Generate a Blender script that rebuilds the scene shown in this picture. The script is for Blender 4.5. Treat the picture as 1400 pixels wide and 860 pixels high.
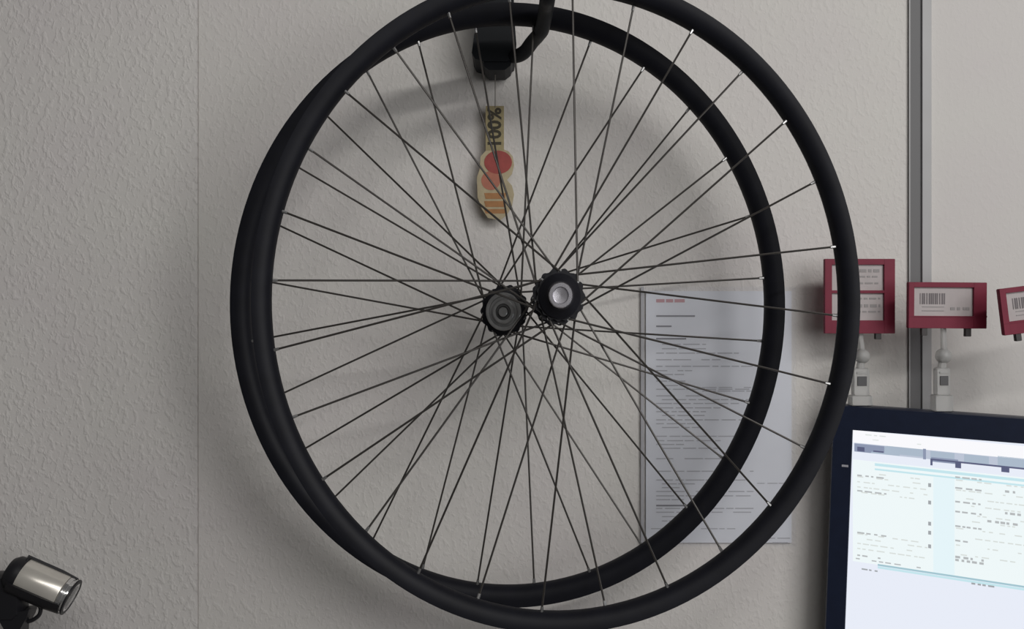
import bpy, math, random
from mathutils import Vector, Matrix
R = math.radians
scene = bpy.context.scene
col = scene.collection
for o in list(bpy.data.objects):
    bpy.data.objects.remove(o)

# ------------------------------------------------------------------ camera, light, exposure
EYE = 1.5            # camera height (m)
WALL = 1.10          # camera to wall (m)
F = 1269.0           # focal length for a 1400 px wide frame
cd = bpy.data.cameras.new('camera'); cam = bpy.data.objects.new('camera', cd); col.objects.link(cam)
cam.location = (0, -WALL, EYE); cam.rotation_euler = (R(90), 0, 0)
cd.sensor_width = 36; cd.lens = 36 * F / 1400; cd.clip_start = 0.02
scene.camera = cam
vs = scene.view_settings
vs.view_transform = 'Standard'; vs.look = 'None'; vs.gamma = 1; vs.use_curve_mapping = False; vs.exposure = 0.0
w = bpy.data.worlds.new('room_ambience'); scene.world = w; w.use_nodes = True
bg = w.node_tree.nodes['Background']; bg.inputs[0].default_value = (1.0, 0.98, 0.97, 1); bg.inputs[1].default_value = 0.055

# a fluorescent batten under the ceiling, slanting away from the wall, its reflector turned towards it
def lamp(name, sx, sy, power, color, loc, along, facing):
    l = bpy.data.lights.new(name, 'AREA'); l.shape = 'RECTANGLE'; l.size = sx; l.size_y = sy; l.energy = power; l.color = color
    o = bpy.data.objects.new(name, l); col.objects.link(o)
    x = Vector(along).normalized(); z = -Vector(facing); z = (z - x * z.dot(x)).normalized(); y = z.cross(x)
    m = Matrix((x, y, z)).transposed().to_4x4(); m.translation = Vector(loc); o.matrix_world = m
    return o
lamp('ceiling_tube_light', 1.9, .09, 15.6, (1.0, .98, .95), (.70, -2.00, EYE + 1.17), (1.72, .76, 0), (-.5, 1, -.6))
# added soft fill right of the camera, brightens the wall; no source in view
lamp('added_fill_light', 1.2, 1.2, 14.0, (1.0, .985, .975), (1.05, -1.75, EYE + .35), (.65, .60, 0), (-.50, 1, -.2))

def at(u, v, d):
    """place standing d metres in front of the camera, seen at (u, v) of the 1400x860 photograph"""
    return Vector(((u - 700) / F * d, d - WALL, EYE + (430 - v) / F * d))

# ------------------------------------------------------------------ materials
MATS = {}
def mat(name, color, rough=0.5, metal=0.0, spec=0.5, noise=None, bump=None, emit=None, trans=0.0, coat=0.0):
    m = bpy.data.materials.new(name); m.use_nodes = True
    nt = m.node_tree; b = nt.nodes['Principled BSDF']
    b.inputs['Base Color'].default_value = (*color, 1); b.inputs['Roughness'].default_value = rough
    b.inputs['Metallic'].default_value = metal; b.inputs['Specular IOR Level'].default_value = spec
    b.inputs['Transmission Weight'].default_value = trans; b.inputs['Coat Weight'].default_value = coat
    tc = nt.nodes.new('ShaderNodeTexCoord')
    if noise:                                   # (scale, amount)
        n = nt.nodes.new('ShaderNodeTexNoise'); n.inputs['Scale'].default_value = noise[0]; n.inputs['Detail'].default_value = 4
        nt.links.new(tc.outputs['Object'], n.inputs['Vector'])
        r = nt.nodes.new('ShaderNodeValToRGB')
        a = noise[1]
        r.color_ramp.elements[0].position = .3; r.color_ramp.elements[1].position = .7
        r.color_ramp.elements[0].color = (*[c * (1 - a) for c in color], 1)
        r.color_ramp.elements[1].color = (*[min(1, c * (1 + a)) for c in color], 1)
        nt.links.new(n.outputs['Fac'], r.inputs['Fac']); nt.links.new(r.outputs['Color'], b.inputs['Base Color'])
    if bump:                                    # (scale, strength, distance)
        n = nt.nodes.new('ShaderNodeTexNoise'); n.inputs['Scale'].default_value = bump[0]; n.inputs['Detail'].default_value = 3
        nt.links.new(tc.outputs['Object'], n.inputs['Vector'])
        bp = nt.nodes.new('ShaderNodeBump'); bp.inputs['Strength'].default_value = bump[1]; bp.inputs['Distance'].default_value = bump[2]
        nt.links.new(n.outputs['Fac'], bp.inputs['Height']); nt.links.new(bp.outputs['Normal'], b.inputs['Normal'])
    if emit:
        b.inputs['Emission Color'].default_value = (*emit[0], 1); b.inputs['Emission Strength'].default_value = emit[1]
    MATS[name] = m
    return m

def woodchip(name, color, strength, fine):
    """painted woodchip wallpaper: flat paper with scattered raised chips, leaning lumps and a fine grain"""
    m = bpy.data.materials.new(name); m.use_nodes = True
    nt = m.node_tree; N = nt.nodes.new; L = nt.links.new
    b = nt.nodes['Principled BSDF']; b.inputs['Roughness'].default_value = .85; b.inputs['Specular IOR Level'].default_value = .2
    tc = N('ShaderNodeTexCoord'); mp = N('ShaderNodeMapping'); mp.inputs['Rotation'].default_value = (0, R(-32), 0)
    mp.inputs['Scale'].default_value = (1.0, 1.0, .70)
    L(tc.outputs['Object'], mp.inputs['Vector'])
    n1 = N('ShaderNodeTexNoise'); n1.inputs['Scale'].default_value = 165; n1.inputs['Detail'].default_value = 2.0; n1.inputs['Distortion'].default_value = .3
    L(mp.outputs['Vector'], n1.inputs['Vector'])
    r1 = N('ShaderNodeMapRange'); r1.interpolation_type = 'SMOOTHSTEP'
    r1.inputs['From Min'].default_value = .47; r1.inputs['From Max'].default_value = .68
    L(n1.outputs['Fac'], r1.inputs['Value'])
    n2 = N('ShaderNodeTexNoise'); n2.inputs['Scale'].default_value = fine; n2.inputs['Detail'].default_value = 3
    L(tc.outputs['Object'], n2.inputs['Vector'])
    mx = N('ShaderNodeMath'); mx.operation = 'MULTIPLY_ADD'; mx.inputs[1].default_value = .35
    L(n2.outputs['Fac'], mx.inputs[0]); L(r1.outputs['Result'], mx.inputs[2])
    bp = N('ShaderNodeBump'); bp.inputs['Strength'].default_value = strength; bp.inputs['Distance'].default_value = .0022
    L(mx.outputs[0], bp.inputs['Height']); L(bp.outputs['Normal'], b.inputs['Normal'])
    n3 = N('ShaderNodeTexNoise'); n3.inputs['Scale'].default_value = 6; n3.inputs['Detail'].default_value = 3
    L(tc.outputs['Object'], n3.inputs['Vector'])
    cr = N('ShaderNodeValToRGB'); cr.color_ramp.elements[0].position = .3; cr.color_ramp.elements[1].position = .7
    cr.color_ramp.elements[0].color = (color[0] * .97, color[1] * .955, color[2] * .96, 1)
    cr.color_ramp.elements[1].color = (color[0], color[1] * 1.01, color[2] * .985, 1)
    L(n3.outputs['Fac'], cr.inputs['Fac']); L(cr.outputs['Color'], b.inputs['Base Color'])
    MATS[name] = m
    return m

woodchip('woodchip_paper', (.735, .712, .70), .32, 300)
woodchip('woodchip_paper_flat', (.74, .717, .70), .22, 300)
woodchip('panel_paint', (.74, .72, .705), .10, 300)
mat('plaster', (.6, .58, .56), .9)
mat('floor_vinyl', (.28, .27, .26), .6, noise=(8, .1))
mat('ceiling_paint', (.7, .69, .67), .9)
mat('rim_black', (.0085, .009, .0135), .52, noise=(60, .15), spec=.20)
mat('spoke_black', (.055, .05, .046), .38, metal=.35)
mat('nipple_silver', (.42, .42, .42), .35, metal=.85)
mat('hub_black', (.010, .010, .014), .45, noise=(90, .2), spec=.25)
mat('hub_grey', (.38, .38, .38), .30, metal=.75, noise=(150, .12))
mat('hub_groove', (.06, .06, .06), .5, metal=.4)
mat('axle_silver', (.55, .54, .58), .25, metal=.85)
mat('hook_black', (.009, .011, .014), .55, spec=.2, bump=(300, .15, .0006))
mat('string', (.22, .20, .18), .8)
mat('card_tan', (.36, .30, .16), .7, noise=(200, .12))
mat('card_cream', (.50, .42, .27), .7, noise=(120, .12))
mat('card_red', (.36, .065, .055), .6, noise=(90, .15))
mat('card_salmon', (.47, .17, .11), .6, noise=(90, .12))
mat('card_orange', (.42, .20, .075), .6, noise=(120, .12))
mat('card_ink', (.05, .042, .025), .7)
mat('rail_metal', (.36, .36, .365), .5, metal=.25, noise=(20, .04))
mat('rail_metal_shaded', (.17, .17, .175), .6)  # darker rail grey, shade of the rail's left half put into the colour
mat('tag_red', (.21, .021, .047), .5, spec=.25, noise=(60, .08))
mat('tag_card', (.50, .455, .455), .6, noise=(70, .05))
mat('tag_ink', (.19, .17, .18), .7)
mat('tag_ink_grey', (.34, .32, .32), .7)
mat('tag_foot', (.035, .03, .03), .5)
mat('stand_plastic', (.74, .74, .73), .45, trans=.6, spec=.3)
mat('stand_latch', (.08, .08, .085), .5)
mat('sheet_paper', (.72, .73, .77), .75, noise=(15, .025))
mat('print_grey', (.46, .46, .49), .8)
mat('print_dark', (.26, .26, .28), .8)
mat('print_red', (.55, .33, .35), .8)
mat('bezel', (.011, .017, .040), .35, noise=(80, .1))
mat('bezel_back', (.02, .022, .03), .5)
mat('logo_grey', (.45, .45, .5), .4)
mat('screen', (.01, .01, .012), .3, emit=((.86, .90, 1.0), .93))
def ui(n, c, s=1.0): return mat(n, (.01, .01, .012), .3, emit=(c, s))
ui('ui_white', (.97, .97, 1.0), .97)
ui('ui_slate', (.26, .30, .42)); ui('ui_navy', (.10, .11, .20)); ui('ui_steel', (.40, .48, .58))
ui('ui_cyan', (.55, .78, .84)); ui('ui_teal', (.36, .55, .62)); ui('ui_pale', (.80, .93, .97), .97)
ui('ui_ribbon', (.50, .55, .66)); ui('ui_form', (.88, .955, .965), .97)
ui('ui_grey', (.46, .48, .49)); ui('ui_light', (.68, .72, .70)); ui('ui_dark', (.36, .38, .40))
mat('lamp_silver', (.72, .69, .63), .28, metal=.45, noise=(40, .06))
mat('lamp_black', (.012, .012, .015), .45)
mat('lamp_chrome', (.85, .85, .85), .16, metal=.9)
mat('lamp_lens', (.75, .75, .75), .05, trans=.8)

# clear plastic sleeve
m = bpy.data.materials.new('clear_sleeve'); m.use_nodes = True
nt = m.node_tree; nt.nodes.clear()
out = nt.nodes.new('ShaderNodeOutputMaterial'); tr = nt.nodes.new('ShaderNodeBsdfTransparent'); gl = nt.nodes.new('ShaderNodeBsdfGlossy')
tr.inputs[0].default_value = (.985, .988, .995, 1); gl.inputs['Roughness'].default_value = .25
fr = nt.nodes.new('ShaderNodeFresnel'); fr.inputs[0].default_value = 1.15
mxs = nt.nodes.new('ShaderNodeMixShader')
nt.links.new(fr.outputs[0], mxs.inputs[0]); nt.links.new(tr.outputs[0], mxs.inputs[1]); nt.links.new(gl.outputs[0], mxs.inputs[2])
nt.links.new(mxs.outputs[0], out.inputs[0]); MATS['clear_sleeve'] = m

# ------------------------------------------------------------------ mesh building
def frame(d):
    d = d.normalized(); a = Vector((0, 0, 1)) if abs(d.z) < .9 else Vector((1, 0, 0))
    x = d.cross(a).normalized(); return x, d.cross(x).normalized()

class MB:
    def __init__(s): s.v = []; s.f = []; s.mi = []; s.m = 0
    def add(s, vs, fs):
        o = len(s.v); s.v += [Vector(p) for p in vs]; s.f += [tuple(i + o for i in f) for f in fs]; s.mi += [s.m] * len(fs); return s
    def box(s, lo, hi, b=0.0):
        (x0, y0, z0), (x1, y1, z1) = lo, hi
        if not b:
            return s.add([(x, y, z) for x in (x0, x1) for y in (y0, y1) for z in (z0, z1)],
                         [(0, 1, 3, 2), (4, 6, 7, 5), (0, 4, 5, 1), (2, 3, 7, 6), (0, 2, 6, 4), (1, 5, 7, 3)])
        pts = [(x0 + b, z0), (x1 - b, z0), (x1, z0 + b), (x1, z1 - b), (x1 - b, z1), (x0 + b, z1), (x0, z1 - b), (x0, z0 + b)]
        ins = [(x0 + b * 1.4, z0 + b * .5), (x1 - b * 1.4, z0 + b * .5), (x1 - b * .5, z0 + b * 1.4), (x1 - b * .5, z1 - b * 1.4), (x1 - b * 1.4, z1 - b * .5), (x0 + b * 1.4, z1 - b * .5), (x0 + b * .5, z1 - b * 1.4), (x0 + b * .5, z0 + b * 1.4)]
        rings = [[(x, y0, z) for x, z in ins], [(x, y0 + b, z) for x, z in pts], [(x, y1 - b, z) for x, z in pts], [(x, y1, z) for x, z in ins]]
        return s.loft(rings)
    def loft(s, rings, closed=False):
        n = len(rings[0]); fs = []
        for k in range(len(rings) - (0 if closed else 1)):
            a = k * n; c = ((k + 1) % len(rings)) * n
            for i in range(n): j = (i + 1) % n; fs.append((a + i, a + j, c + j, c + i))
        if not closed: fs.append(tuple(range(n - 1, -1, -1))); fs.append(tuple((len(rings) - 1) * n + i for i in range(n)))
        return s.add([p for r in rings for p in r], fs)
    def prism(s, poly, y0, y1):
        return s.loft([[(x, y0, z) for x, z in poly], [(x, y1, z) for x, z in poly]])
    def cyl(s, p0, p1, r0, r1=None, n=12):
        p0, p1 = Vector(p0), Vector(p1); r1 = r0 if r1 is None else r1
        x, y = frame(p1 - p0)
        return s.loft([[p + (x * math.cos(2 * math.pi * i / n) + y * math.sin(2 * math.pi * i / n)) * r for i in range(n)] for p, r in ((p0, r0), (p1, r1))])
    def tube(s, pts, r, n=10):
        pts = [Vector(p) for p in pts]; rings = []
        x = None
        for k, p in enumerate(pts):
            d = (pts[min(k + 1, len(pts) - 1)] - pts[max(k - 1, 0)]).normalized()
            if x is None: x, _ = frame(d)
            x = (x - d * x.dot(d)).normalized(); y = d.cross(x)
            rr = r[k] if isinstance(r, (list, tuple)) else r
            rings.append([p + (x * math.cos(2 * math.pi * i / n) + y * math.sin(2 * math.pi * i / n)) * rr for i in range(n)])
        return s.loft(rings)
    def lathe(s, prof, n=32, closed=False, org=(0, 0, 0), axis=None):
        """prof = (radius, distance along axis); axis default +Y"""
        o = Vector(org); ax = Vector(axis).normalized() if axis is not None else Vector((0, 1, 0))
        if axis is None: x, y = Vector((1, 0, 0)), Vector((0, 0, 1))
        else: x, y = frame(ax)
        return s.loft([[o + ax * h + (x * math.cos(2 * math.pi * i / n) + y * math.sin(2 * math.pi * i / n)) * r for i in range(n)] for r, h in prof], closed)
    def ball(s, c, r, n=12):
        return s.lathe([(r * math.sin(math.pi * k / 8) + 1e-5, -r * math.cos(math.pi * k / 8)) for k in range(9)], n, org=c)
    def scale_x(s, k):
        for p in s.v: p.x *= k
        return s
    def build(s, name, mats, parent=None, smooth=35):
        me = bpy.data.meshes.new(name); me.from_pydata([tuple(p) for p in s.v], [], s.f)
        for mm in ([mats] if isinstance(mats, str) else mats): me.materials.append(MATS[mm])
        for p, i in zip(me.polygons, s.mi): p.material_index = i
        import bmesh
        bm = bmesh.new(); bm.from_mesh(me); bmesh.ops.recalc_face_normals(bm, faces=bm.faces); bm.to_mesh(me); bm.free()
        if smooth:
            for p in me.polygons: p.use_smooth = True
            me.set_sharp_from_angle(angle=R(smooth))
        o = bpy.data.objects.new(name, me); col.objects.link(o); o.parent = parent
        return o

def catmull(pts, k=6):
    pts = [Vector(p) for p in pts]; out = []
    P = [pts[0] * 2 - pts[1]] + pts + [pts[-1] * 2 - pts[-2]]
    for i in range(1, len(P) - 2):
        a, b, c, d = P[i - 1:i + 3]
        for j in range(k):
            t = j / k
            out.append(.5 * (2 * b + (c - a) * t + (2 * a - 5 * b + 4 * c - d) * t * t + (3 * b - a - 3 * c + d) * t ** 3))
    return out + [pts[-1]]

def empty(name, loc, rot=(0, 0, 0)):
    o = bpy.data.objects.new(name, None); col.objects.link(o); o.location = loc; o.rotation_euler = rot; o.empty_display_size = .05
    return o
def tag(o, label=None, cat=None, group=None, kind=None):
    if label: o['label'] = label
    if cat: o['category'] = cat
    if group: o['group'] = group
    if kind: o['kind'] = kind
    return o

# ------------------------------------------------------------------ setting
wall = MB().box((-2.2, .0012, 0), (2.6, .12, 2.8)).build('wall_back', 'plaster', None, 0)
tag(wall, 'pale painted wall covered with woodchip wallpaper', 'wall', kind='structure')
SEAM = at(271, 0, WALL).x; RAIL0 = at(1241, 0, WALL).x; RAIL1 = at(1271, 0, WALL).x
a = MB().box((-2.2, -.0009, 0), (SEAM - .0006, .0012, 2.8)).build('wallpaper_strip', 'woodchip_paper', wall, 0)
tag(a, 'woodchip wallpaper strip left of the seam')
a = MB().box((SEAM + .0006, -.0003, 0), ((RAIL0 + RAIL1) / 2, .0012, 2.8)).build('wallpaper_strip', 'woodchip_paper_flat', wall, 0)
a = MB().box(((RAIL0 + RAIL1) / 2, -.0003, 0), (2.6, .0012, 2.8)).build('wall_panel', 'panel_paint', wall, 0)
tag(a, 'smooth pale panel beside the metal rail')
fl = MB().box((-2.2, -4, -.05), (2.6, .12, 0)).build('floor', 'floor_vinyl', None, 0); tag(fl, 'dark grey vinyl floor', 'floor', kind='structure')

# upright metal rail covering the panel joint
rail = empty('trim_1', ((RAIL0 + RAIL1) / 2, 0, 0)); rail.rotation_euler.y = 0
tag(rail, 'grey metal upright rail running down the wall', 'trim', kind='structure')
hw = (RAIL1 - RAIL0) / 2
MB().box((.0015, -.006, .0), (hw, -.0004, 2.8), .0010).build('rail_flange', 'rail_metal', rail, 30)
MB().box((-hw, -.003, .0), (.0015, -.0004, 2.8)).build('rail_channel', 'rail_metal_shaded', rail, 0)
MB().box((-hw, -.0042, .0), (-hw + .0012, -.003, 2.8)).build('rail_lip', 'rail_metal', rail, 0)

# ------------------------------------------------------------------ wheels
SX = .917      # the wheels show a little narrower than tall in the photograph
NSP = 28
def rim_profile(ro): return [(ro, -.0125), (.3135, -.0125), (.3085, -.0112), (.3040, -.0088), (.3010, -.0050), (.2998, 0), (.3010, .0050), (.3040, .0088), (.3085, .0112), (.3135, .0125), (ro, .0125),
       (ro, .0110), (.3125, .0105), (.3105, .0040), (.3105, -.0040), (.3125, -.0105), (ro, -.0110)]

def scallop(r, depth, n, phase, steps=6):
    pts = []
    for i in range(n * steps):
        a = 2 * math.pi * i / (n * steps)
        pts.append(((r - depth * (.5 - .5 * math.cos(n * (a - phase)))) * math.cos(a), (r - depth * (.5 - .5 * math.cos(n * (a - phase)))) * math.sin(a)))
    return pts

def wheel(name, label, center, rot, phase, plus, delta, hub, ro):
    w = empty(name, center, rot)
    tag(w, label, 'bicycle wheel', 'spoked wheels hanging on the wall hook')
    MB().lathe(rim_profile(ro), 160, closed=True).scale_x(SX).build('rim', 'rim_black', w, 28)
    rf, yf = .0232, .029
    for k in range(NSP):
        th = R(phase + k * 360 / NSP); sg = 1 if k % 4 in plus else -1
        side = -1 if k % 2 == 0 else 1
        ha = th + sg * R(delta)
        p1 = Vector((SX * .3010 * math.cos(th), side * .0025, .3010 * math.sin(th)))
        off = .0022 if sg > 0 else -.0022
        p0 = Vector((SX * rf * math.cos(ha), side * yf + off, rf * math.sin(ha)))
        d = (p1 - p0).normalized()
        b = MB().cyl(p0, p1, .00105, n=7)
        b.m = 1
        b.lathe([(.0008, -.0035 * (1 if off > 0 else -1)), (.0019, -.0032 * (1 if off > 0 else -1)), (.0019, 0.0)], 8, org=p0 + Vector((0, (.0035 if off < 0 else -.0035) * 0, 0)), axis=(0, 1, 0))
        sp = b.build('spoke', ['spoke_black', 'nipple_silver'], w, 40)
        MB().cyl(p1 + d * .003, p1 - d * .0055, .0019, .0014, n=7).build('nipple', 'nipple_silver', sp, 40)
    for side in (-1, 1):
        MB().prism(scallop(.0268, .0022, 14, 0), side * yf - .0016, side * yf + .0016).scale_x(SX).build('flange', 'hub_black', w, 30)
    MB().lathe([(.0185, -yf), (.0145, -yf * .55), (.0132, 0), (.0145, yf * .55), (.0185, yf)], 28).scale_x(SX).build('hub_shell', 'hub_black', w)
    if hub == 'cap':
        MB().lathe([(.0215, -yf), (.0212, -.0375), (.0180, -.0400), (.0150, -.0425), (.0135, -.0440), (.0120, -.0440)], 32).scale_x(SX).build('bearing_cover', 'hub_black', w)
        MB().lathe([(.0121, -.0425), (.0121, -.0480), (.0112, -.0495), (.0080, -.0495), (.0072, -.0475), (.0010, -.0470)], 32).scale_x(SX).build('axle_cap', 'axle_silver', w)
        MB().lathe([(.0160, yf), (.0150, .040), (.0080, .042), (.0075, .048), (.0010, .048)], 24).scale_x(SX).build('axle_end', 'hub_black', w)
        # notched rotor spline behind the cap
        MB().prism(scallop(.0238, .0016, 18, .1, 4), -yf - .0060, -yf - .0017).scale_x(SX).build('spline_ring', 'hub_black', w, 30)
    else:
        MB().lathe([(.0240, -yf), (.0236, -.0335), (.0215, -.0345), (.0200, -.0345)], 32).scale_x(SX).build('bearing_cover', 'hub_black', w)
        c = MB().lathe([(.0198, -.0340), (.0198, -.0400), (.0186, -.0412), (.0160, -.0412), (.0152, -.0400), (.0128, -.0400), (.0124, -.0445), (.0112, -.0455),
                        (.0085, -.0455), (.0080, -.0440), (.0010, -.0440)], 36).scale_x(SX).build('locknut', 'hub_grey', w)
        MB().lathe([(.0082, -.0441), (.0078, -.0452), (.0058, -.0452), (.0054, -.0441)], 28).scale_x(SX).build('groove_ring', 'hub_groove', c)
        MB().lathe([(.0050, -.0435), (.0050, -.0490), (.0040, -.0500), (.0008, -.0500)], 20).scale_x(SX).build('axle', 'hub_grey', w)
        MB().lathe([(.0180, yf), (.0165, .042), (.0080, .044), (.0075, .052), (.0010, .052)], 24).scale_x(SX).build('axle_end', 'hub_black', w)
    return w

wheel('bicycle_wheel', 'black tyreless bicycle wheel with small shiny axle cap, hung in front of the other',
      at(761.5, 407.5, .900), (R(-2.0), 0, R(1.3)), 9.6, (0, 3), 50, 'cap', .3182)
wheel('bicycle_wheel', 'black tyreless bicycle wheel with broad stepped grey locknut, hung behind the other',
      at(690.5, 423.5, .995), (R(3.0), 0, R(-2.0)), 6.45, (0, 1), 50, 'nut', .3208)

# ------------------------------------------------------------------ wall hook
hk = empty('wall_hook', at(678, 95, WALL) + Vector((0, -.001, 0)))
tag(hk, 'black wall hook carrying both bicycle wheels', 'hook')
H = hk.location
def hp(u, v, d): return at(u, v, d) - H
def lerp_poly(px, d): return [(hp(u, v, d).x, hp(u, v, d).z) for u, v in px]
d0 = 1.040
poly = [(645, 72), (649, 80), (662, 84), (694, 84), (703, 78), (706, 60), (704, 34), (700, -60), (652, -60), (650, 34)]
pts = lerp_poly(poly, d0)
back = [(x * 1.0, z) for x, z in pts]
MB().prism(pts, d0 - WALL + .001, -.0002).build('mount_block', 'hook_black', hk, 30)
nub = lerp_poly([(660, 80), (662, 91), (668, 96), (690, 96), (698, 90), (702, 78)], d0 + .004)
MB().prism(nub, d0 + .004 - WALL, -.010).build('end_stop', 'hook_black', hk, 30)
path = [hp(690, 70, 1.060), hp(702, 77, 1.045), hp(716, 72, 1.030), hp(728, 57, 1.010), hp(736, 48, .990), hp(741, 40, .970), hp(745, 22, .945), hp(747, 8, .925), hp(748, 2, .905), hp(749, -6, .885), hp(752, -30, .872), hp(754, -60, .868)]
MB().tube(catmull(path, 5), .0078, 12).build('hook_arm', 'hook_black', hk)
for u, v in ((676, -40),):
    MB().lathe([(.0045, 0), (.0045, -.002), (.003, -.0032), (.0005, -.0032)], 14, org=hp(u, v, d0)).build('screw_head', 'hub_groove', hk)

# ------------------------------------------------------------------ hanging paper tag
T0 = at(677, 301, 1.083)
tg = empty('hanging_tag', T0); tag(tg, 'tan and red paper swing tag dangling on a string below the hook', 'tag')
def tp(u, v): p = at(u, v, 1.083) - T0; return (p.x, p.z)
strip = [tp(*p) for p in [(664, 145), (689, 145), (689, 206), (664, 206)]]
MB().prism(strip, -.0006, .0006).build('tag_neck', 'card_tan', tg, 0)
body = [(667, 203), (686, 203), (695, 207), (701, 214), (703, 226), (700, 238), (693, 246), (700, 254), (703, 266), (700, 282), (693, 294), (684, 301), (667, 298), (659, 286), (653, 270), (652, 243), (656, 231), (657, 214)]
MB().prism([tp(*p) for p in body], -.0005, .0005).build('tag_card', 'card_cream', tg, 0)
def disc(cx, cy, rx, ry, n=24): return [tp(cx + rx * math.cos(2 * math.pi * i / n), cy + ry * math.sin(2 * math.pi * i / n)) for i in range(n)]
MB().prism(disc(681, 222, 19, 16), -.0010, -.0005).build('red_print', 'card_red', tg, 0)
MB().prism(disc(671, 247, 13, 13), -.00085, -.0004).build('salmon_print', 'card_salmon', tg, 0)
for y0, y1 in ((264, 272), (275, 283), (286, 292)):
    MB().prism([tp(662, y0), tp(692, y0), tp(690, y1), tp(664, y1)], -.0009, -.0004).build('orange_stripe', 'card_orange', tg, 0)
def text_mesh(name, body, size, matname, parent, loc, rot, sx=1.0):
    cu = bpy.data.curves.new(name, 'FONT'); cu.body = body; cu.size = size; cu.align_x = 'CENTER'; cu.align_y = 'CENTER'; cu.extrude = .0001; cu.resolution_u = 3
    cu.offset = size * .03
    t = bpy.data.objects.new(name + '_curve', cu); col.objects.link(t)
    dg = bpy.context.evaluated_depsgraph_get(); dg.update()
    me = bpy.data.meshes.new_from_object(t.evaluated_get(dg)); bpy.data.objects.remove(t); bpy.data.curves.remove(cu)
    me.name = name; me.materials.clear(); me.materials.append(MATS[matname])
    o = bpy.data.objects.new(name, me); col.objects.link(o); o.parent = parent; o.location = loc; o.rotation_euler = rot; o.scale = (sx, 1, 1)
    return o
cxy = tp(677, 175)
text_mesh('lettering', '100%', .0215, 'card_ink', tg, (cxy[0], -.0008, cxy[1]), (R(90), R(-90), 0), 1.0)
MB().tube([Vector((tp(677, 146)[0], 0, tp(677, 148)[1])), at(677, 92, 1.06) - T0], .0005, 6).build('string', 'string', tg)

# ------------------------------------------------------------------ notice in a clear sleeve
N0 = at(982, 745, WALL - .004)
no = empty('paper_notice', N0); tag(no, 'printed white paper notice in a clear sleeve fixed to the wall behind the wheels', 'notice')
def npx(u, v): p = at(u, v, WALL - .003) - N0; return (p.x, p.z)
def nbox(mb, u0, v0, u1, v1, y0, y1):
    x0, z1 = npx(u0, v0); x1, z0 = npx(u1, v1); return mb.box((x0, y0, z0), (x1, y1, z1))
nbox(MB(), 883, 398, 1082, 742, .0004, .0008).build('paper_sheet', 'sheet_paper', no, 0)
sl = nbox(MB(), 876, 392, 1088, 746, -.0004, -.0001).build('clear_sleeve', 'clear_sleeve', no, 0)
nbox(MB(), 876, 392, 880, 746, -.0006, .0006).build('sleeve_edge_shadow', 'print_grey', sl, 0)  # grey strip stands in for the shadow line along the sleeve's left edge
random.seed(4)
def words(mb, u0, u1, v, h, gap=.25, y=.0002):
    u = u0
    while u < u1 - 4:
        L = random.uniform(7, 26); e = min(u + L, u1)
        nbox(mb, u, v, e, v + h, y, .0004); u = e + random.uniform(1.6, 4) + (random.random() < gap * .25) * 12
red = MB(); words(red, 897, 936, 409, 4.5); red.build('red_heading', 'print_red', no, 0)
for v, e in ((431, 950), (445, 918), (690, 948), (462, 938)):
    dk = MB(); nbox(dk, 897, v, e, v + 2.2, .0002, .0004); dk.build('bold_line', 'print_dark', no, 0)
gr = MB(); v = 470
while v < 716:
    r = random.random()
    ind = random.choice((897, 897, 905)); e = random.choice((935, 950, 965, 985, 1010, 1030))
    if not (600 < v < 640 and r < .5): words(gr, ind, e, v, 1.5)
    v += random.choice((5.2, 5.2, 6, 9, 12))
for v, s, e in ((660, 1035, 1078), (722, 890, 1010), (735, 1050, 1080), (741, 1056, 1080), (529, 960, 1035), (534, 960, 1035)): words(gr, s, e, v, 1.3)
gr.build('text_lines', 'print_grey', no, 0)['kind'] = 'stuff'

# ------------------------------------------------------------------ monitor
YAW, ROLL = R(-23), R(2.1)
TL = at(1139, 553, 1.050)
MROT = Matrix.Rotation(YAW, 3, 'Z') @ Matrix.Rotation(ROLL, 3, 'Y')
MW, MH = .47, .315
base = TL + MROT @ Vector((MW / 2, 0, -MH))
mo = empty('computer_monitor', base, MROT.to_euler()); tag(mo, 'black flat computer monitor showing a bright white program window', 'monitor')
MI = MROT.transposed()
EYEP = Vector((0, -WALL, EYE))
def mon(u, v, yl=0.0):
    """local (x, z) on the monitor's front plane of a picture point"""
    d = MI @ (at(u, v, 1.0) - EYEP); o = MI @ (EYEP - base); t = (yl - o.y) / d.y
    p = o + d * t; return p.x, p.z
def mon_world(x, y, z): return base + MROT @ Vector((x, y, z))
sx0, sz1 = mon(1166, 588); bl = sx0 + MW / 2; bt = MH - sz1
X0, X1, Z0, Z1 = -MW / 2, MW / 2, 0, MH
fo = [(X0, Z0), (X1, Z0), (X1, Z1), (X0, Z1)]; fi = [(X0 + bl, Z0 + .03), (X1 - bl, Z0 + .03), (X1 - bl, Z1 - bt), (X0 + bl, Z1 - bt)]
eo = [(x * .994, z * .992 + .0012) for x, z in fo]
MB().loft([[(x, y, z) for x, z in P] for P, y in ((fi, .0225), (fi, .0008), ([(x * 1.002, z) for x, z in fi], 0), (eo, 0), (fo, .0025), (fo, .0225))], closed=True).build('bezel', 'bezel', mo, 30)
MB().box((X0 + .004, .0222, Z0 + .004), (X1 - .004, .040, Z1 - .004), .006).build('back_housing', 'bezel_back', mo, 30)
MB().cyl((-.02, .040, .16), MI @ (Vector((base.x + .0, -.0012, EYE - .24)) - base), .018, n=16).build('wall_bracket', 'bezel_back', mo)
lx, lz = mon(1156, 637)
MB().box((lx - .004, -.0003, lz - .0012), (lx + .003, .001, lz + .0012)).build('bezel_mark', 'logo_grey', mo, 0)
SY = .0030
scr = MB().box((X0 + bl - .0002, SY, Z0 + .0298), (X1 - bl + .0002, SY + .004, Z1 - bt + .0002)).build('screen', 'screen', mo, 0)
tag(scr, 'lit white screen')
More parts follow.
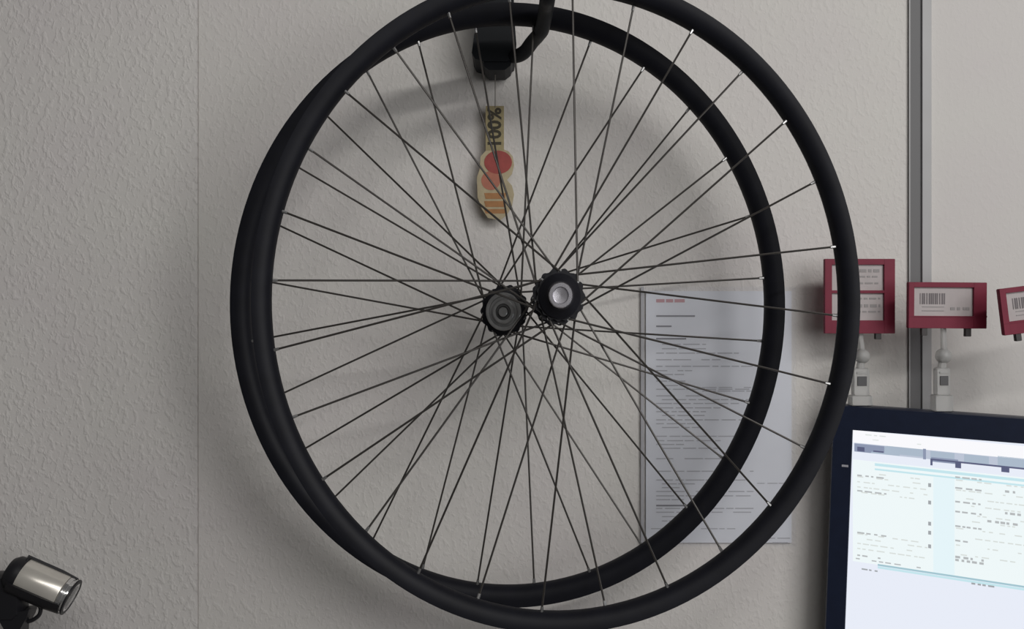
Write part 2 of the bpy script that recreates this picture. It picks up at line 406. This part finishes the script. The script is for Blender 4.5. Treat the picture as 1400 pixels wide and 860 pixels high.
S0x, S1x = X0 + bl, X1 - bl
def quad(mb, pts, y=SY - .0003):
    P = [mon(u, v, y) for u, v in pts]
    P = [(min(max(x, S0x), S1x), min(z, Z1 - bt)) for x, z in P]
    n = len(P); mb.add([(x, y, z) for x, z in P] + [(x, y + .0002, z) for x, z in P], [tuple(range(n)), tuple(range(2 * n - 1, n - 1, -1))] + [(i, (i + 1) % n, n + (i + 1) % n, n + i) for i in range(n)])
    return mb
# the rows of the window fall to the right in the picture; row(u, v) gives the height at u of a row starting at (1166, v)
def row(u, v): return v + (u - 1166) * (.093 + (v - 588) * .00031)
def band(mb, u0, u1, v, h, y=SY - .0003): return quad(mb, [(u0, row(u0, v)), (u1, row(u1, v)), (u1, row(u1, v + h)), (u0, row(u0, v + h))], y)
END = 1900
band(MB(), 1166, END, 588, 17).build('title_bar', 'ui_white', scr, 0)
band(MB(), 1168, END, 604.5, 12.5, SY - .0002).build('ribbon', 'ui_ribbon', scr, 0)
band(MB(), 1166, END, 628, 139, SY - .00015).build('form_area', 'ui_form', scr, 0)
band(MB(), 1196, END, 637, 2.4).build('header_rule', 'ui_cyan', scr, 0)
for a, b_, v, h in ((1190, 1230, 606, 11), (1212, 1262, 605, 10), (1272, 1305, 606, 10), (1318, 1352, 606, 11), (1364, END, 604, 12)): band(MB(), a, b_, v, h).build('toolbar', 'ui_steel', scr, 0)
for a, b_, v, h in ((1168, 1191, 606, 11), (1262, 1266, 604, 14), (1191, 1209, 606, 9), (1273, 1310, 614, 6)): band(MB(), a, b_, v, h, SY - .0005).build('toolbar_group', 'ui_slate', scr, 0)
for a, b_, v, h in ((1172, 1182, 610, 6), (1194, 1208, 613, 2), (1272, 1275, 616, 9), (1275, 1400, 616, 2.2), (1306, 1314, 618, 7), (1369, 1380, 618, 6), (1400, END, 616, 2.2)): band(MB(), a, b_, v, h, SY - .0007).build('toolbar_icon', 'ui_navy', scr, 0)
band(MB(), 1196, END, 630, 3.6).build('header_rule', 'ui_cyan', scr, 0)
MB_ = MB(); band(MB_, 1276, 1305, 640, 128, SY - .0002).build('column_gap', 'ui_pale', scr, 0)
tb = MB(); band(tb, 1200, END, 766, 2.4).build('section_rule', 'ui_teal', scr, 0)
tb = MB(); band(tb, 1200, END, 769, 3.0).build('section_rule', 'ui_cyan', scr, 0)
random.seed(11)
def ui_text(mb, u0, u1, v, h, dens=.8, lo=3, hi=11):
    u = u0
    while u < u1 - 2:
        L = random.uniform(lo, hi); e = min(u + L, u1)
        if random.random() < dens: band(mb, u, e, v, h)
        u = e + random.uniform(1.5, 5)
g = MB(); l = MB(); k = MB()
for v, dn in ((644, .45), (650, .5), (657, .5), (664, .75), (671, .6), (728, .75), (734, .65), (741, .7), (748, .65)): ui_text(l, 1172, 1268, v, 1.6, dn)
for v in (592, 598): ui_text(l, 1170, 1262, v, 1.4, .5)
for v in (648, 669, 726, 757): ui_text(g, 1172, random.choice((1190, 1240, 1212)), v, 2.0, .9)
for v in (646, 660, 678, 698, 716, 735): ui_text(l, 1430, 1640, v, 1.6, .6); ui_text(g, 1425, 1450, v, 2.0, .8)
for v in (640, 653, 663, 672, 684, 692, 703, 714, 725, 737): ui_text(l, 1307, 1420, v, 1.6, .65)
for v in (636, 650, 668, 681, 700, 719): ui_text(g, 1306, random.choice((1325, 1335, 1342)), v, 2.2, .9)
for v, a, b_ in ((647, 1374, 1388), (675, 1374, 1400), (688, 1340, 1410), (740, 1306, 1345), (744, 1306, 1345)): ui_text(g, a, b_, v, 3, .8, 3, 7)
for v in (649, 672, 700, 712, 730): band(k, 1269, 1273, v, 5)
ui_text(k, 1178, 1200, 775, 2, .8); ui_text(k, 1232, 1258, 774, 2, .8); ui_text(k, 1328, 1360, 772, 2.4, .9)
ui_text(g, 1170, 1262, 762, 1.6, .6)
l.build('faint_text_rows', 'ui_light', scr, 0)['kind'] = 'stuff'
g.build('text_rows', 'ui_grey', scr, 0)['kind'] = 'stuff'
k.build('dark_text_rows', 'ui_dark', scr, 0)['kind'] = 'stuff'

# ------------------------------------------------------------------ price tags on clear stands clipped to the monitor
def price_tag(label, d, ctr, outer, windows, feet, roll, style):
    """outer, windows and feet are picture rectangles at distance d"""
    org = at(ctr, outer[3], d)
    t = empty('price_tag', org, (0, R(roll), 0)); tag(t, label, 'price tag', 'red price tags above the monitor')
    def q(u, v): p = at(u, v, d) - org; return p.x, p.z
    def rect(mb, r, y0, y1, b=0.0):
        x0, z1 = q(r[0], r[1]); x1, z0 = q(r[2], r[3]); return mb.box((x0, y0, z0), (x1, y1, z1), b)
    fm = MB(); u0, v0, u1, v1 = outer
    wu0 = windows[0][0]; wu1 = windows[0][2]
    rect(fm, (u0, v0, wu0, v1), -.002, .004, .0006); rect(fm, (wu1, v0, u1, v1), -.002, .004, .0006)
    ys = [v0] + [c for wn in windows for c in (wn[1], wn[3])] + [v1]
    for i in range(0, len(ys), 2): rect(fm, (wu0 - .5, ys[i], wu1 + .5, ys[i + 1]), -.0018, .004, .0005)
    fm.build('frame', 'tag_red', t, 30)
    rect(MB(), (u0 + 1, v0 + 1, u1 - 1, v1 - 1), .0042, .0055).build('back_plate', 'tag_red', t, 0)
    lp = MB(); rect(lp, (u0, v1 - 17, u1, v1 - 15.6), -.0026, -.0018)
    if style != 'double': lp.build('ledge', 'tag_red', t, 0)
    for n, wn in enumerate(windows):
        cdp = rect(MB(), (wn[0] - .6, wn[1] - .6, wn[2] + .6, wn[3] + .6), .0012, .0040).build('label_card', 'tag_card', t, 0)
        ink = MB(); grey = MB()
        if style == 'double':
            random.seed(7 + n)
            for i in range(3):
                vv = wn[1] + 6 + i * 9; uu = wn[0] + 22
                while uu < wn[2] - 6:
                    e = min(uu + random.uniform(4, 12), wn[2] - 4); rect(grey, (uu, vv, e, vv + 2.2 + (i == n) * 2), .0008, .0013); uu = e + 2.5
            grey.build('print', 'tag_ink_grey', cdp, 0)
        else:
            random.seed(3); uu = wn[0] + 9
            bend = wn[0] + 45
            while uu < bend:
                wd = random.choice((1.0, 1.4, 2.2)); rect(ink, (uu, wn[1] + 8, uu + wd, wn[1] + 23), .0008, .0013); uu += wd + random.choice((.8, 1.1, 1.8))
            ink.build('barcode', 'tag_ink', cdp, 0)
            for s_, e_ in ((51, 57), (60, 64), (68, 71), (72, 77)): rect(grey, (wn[0] + s_, wn[1] + 27, wn[0] + e_, wn[1] + 31), .0008, .0013)
            for s_ in (0, 9): rect(grey, (wn[0] + 12, wn[1] + 26 + s_ * .6, wn[0] + 42, wn[1] + 27.2 + s_ * .6), .0008, .0013)
            grey.build('print', 'tag_ink_grey', cdp, 0)
    for f in feet: rect(MB(), f, -.0005, .0050, .0006).build('foot', 'tag_foot', t, 30)
    return t
price_tag('squarish red price tag with two stacked label windows, partly behind the wheel rim', 1.050, 1175, (1127, 354, 1223, 456),
          [(1137, 362, 1208, 397), (1137, 401, 1208, 438)], [(1197, 455, 1205, 464), (1146, 455, 1154, 464)], 0, 'double')
price_tag('wide red price tag with a barcode label, standing upright in front of the metal rail', 1.010, 1294, (1241, 386, 1348, 449),
          [(1249, 393, 1330, 432)], [(1260, 448, 1268, 459), (1320, 448, 1328, 460)], 0.4, 'barcode')
price_tag('wide red price tag with a barcode label, leaning over to one side', .965, 1428, (1372, 388, 1482, 452),
          [(1381, 395, 1462, 434)], [(1388, 451, 1396, 462), (1456, 451, 1464, 462)], -7.0, 'barcode')

def stand(label, d, u, top, ulo, uhi, knob):
    # foot sits on the monitor's top edge
    xl, zl = mon(u, 553, .008); bw = mon_world(xl, .010, MH)
    s = empty('tag_stand', bw); tag(s, label, 'stand', 'clear stands under the price tags')
    tp_ = at(u, top, d) - bw
    h = tp_.z; wd = (uhi - ulo) / F * d / 2; yy = tp_.y
    def zz(v): return at(u, v, d).z - bw.z
    MB().box((-wd * 1.1, -.007, .0002), (wd * 1.1, .007, zz(540)), .0015).build('foot_clip', 'stand_plastic', s, 30)
    MB().box((-wd * .85, -.005, zz(541)), (wd * .85, .005, zz(503)), .0018).build('clip_body', 'stand_plastic', s, 30)
    la = MB().box((-wd * .48, -.0062, zz(527)), (wd * .50, -.0048, zz(514)), .0004).build('latch', 'stand_latch', s, 30)
    MB().box((-wd * .55, -.0060, zz(511)), (wd * .55, -.0048, zz(508)), .0004).build('clip_rib', 'stand_plastic', s, 30)
    MB().ball((wd * .2, 0, zz(487)), .0085, 16).build('joint_ball', 'stand_plastic', s)
    MB().tube([(0, 0, zz(504)), (wd * .1, 0, zz(495)), (wd * .2, yy * .3, zz(480)), (wd * .3, yy * .8 + .006, zz(465)), (wd * .3, yy + .0078, zz(447))], [.0045, .004, .0035, .0032, .003], 10).build('stem', 'stand_plastic', s)
    return s
stand('clear plastic clip stand under the two-window price tag', 1.050, 1176, 456, 1163, 1189, 1)
stand('clear plastic clip stand under the upright barcode price tag', 1.010, 1288, 449, 1277, 1300, 1)
stand('clear plastic clip stand under the leaning barcode price tag', .965, 1424, 452, 1412, 1436, 1)

# ------------------------------------------------------------------ bicycle lamp low on the left
D = .99
L0 = at(25, 858, D)
la = empty('bicycle_lamp', L0); tag(la, 'silver barrelled bicycle lamp in a black clamp fixed to the wall', 'bicycle lamp')
def lp(u, v, d=D): return at(u, v, d) - L0
A, B = lp(27, 786), lp(98, 817, D + .004)
ax = (B - A).normalized(); ln = (B - A).length; rr = .0185
MB().lathe([(rr * .80, -.004), (rr * .95, -.002), (rr, .001), (rr, ln * .80), (rr * .97, ln * .82)], 32, org=A, axis=ax).build('barrel', 'lamp_silver', la)
ring = MB().lathe([(rr * .90, ln * .82), (rr * 1.0, ln * .84), (rr * 1.0, ln * .90), (rr * .92, ln * .91), (rr * .92, ln * .93), (rr * 1.0, ln * .94), (rr * .98, ln), (rr * .85, ln)], 32, org=A, axis=ax).build('front_ring', 'lamp_chrome', la)
MB().lathe([(rr * 1.02, ln * .965), (rr * 1.05, ln * .975), (rr * 1.05, ln * 1.0), (rr * .86, ln * 1.01), (rr * .86, ln * .985)], 32, org=A, axis=ax).build('rim_seal', 'lamp_black', ring)
MB().lathe([(rr * .86, ln * .985), (rr * .6, ln * 1.01), (rr * .05, ln * 1.02)], 24, org=A, axis=ax).build('lens', 'lamp_lens', ring)
MB().lathe([(rr * .3, -.014), (rr * .75, -.012), (rr * .98, -.007), (rr * 1.02, -.001), (rr * 1.02, .003), (rr * .9, .003)], 28, org=A, axis=ax).build('rear_cap', 'lamp_black', la)
# black cradle wrapped round the underside of the barrel
up = Vector((0, 0, 1)); up = (up - ax * up.dot(ax)).normalized(); sd = ax.cross(up).normalized()
if sd.y > 0: sd = -sd
ringsi = []
cr = MB(); n = 14; rings = []
for h in (-.003, ln * .30, ln * .62, ln * .93):
    ro = rr * 1.16 if h < ln * .7 else rr * 1.08
    out_, in_ = [], []
    for i in range(n + 1):
        a_ = R(-248 + i * 236 / n)
        dv = sd * math.cos(a_ ) + up * math.sin(a_)
        out_.append(A + ax * h + dv * ro); in_.append(A + ax * h + dv * rr * 1.01)
    rings.append(out_ + in_[::-1])
cr.loft(rings).build('cradle', 'lamp_black', la)
# strap hoop over the back end and top edge
hoop = []
for i in range(13):
    a_ = R(200 - i * 150 / 12); hoop.append(A + ax * .001 + (sd * math.cos(a_) * .35 + up * math.sin(a_)) * rr * 1.10)
MB().tube(hoop, .0016, 8).build('strap', 'lamp_black', la)
# clamp body, arm down and wall foot
MB().box(tuple(lp(-40, 846, D) + Vector((0, -.012, 0))), tuple(lp(34, 783, D) + Vector((0, .014, 0))), .006).build('clamp', 'lamp_black', la, 30)
MB().prism([(lp(*p).x, lp(*p).z) for p in [(2, 838), (46, 830), (42, 842), (33, 858), (30, 985), (14, 985), (13, 858)]], -.010, .010).build('arm', 'lamp_black', la, 30)
MB().tube(catmull([lp(46, 820), lp(55, 830), lp(54, 840), lp(46, 847), lp(38, 850)], 5), .0022, 8).build('cable_loop', 'lamp_black', la)
q = lp(22, 975)
MB().cyl(q + Vector((0, -.010, 0)), q + Vector((0, WALL - D - .0012, 0)), .010, n=16).build('wall_post', 'lamp_black', la)
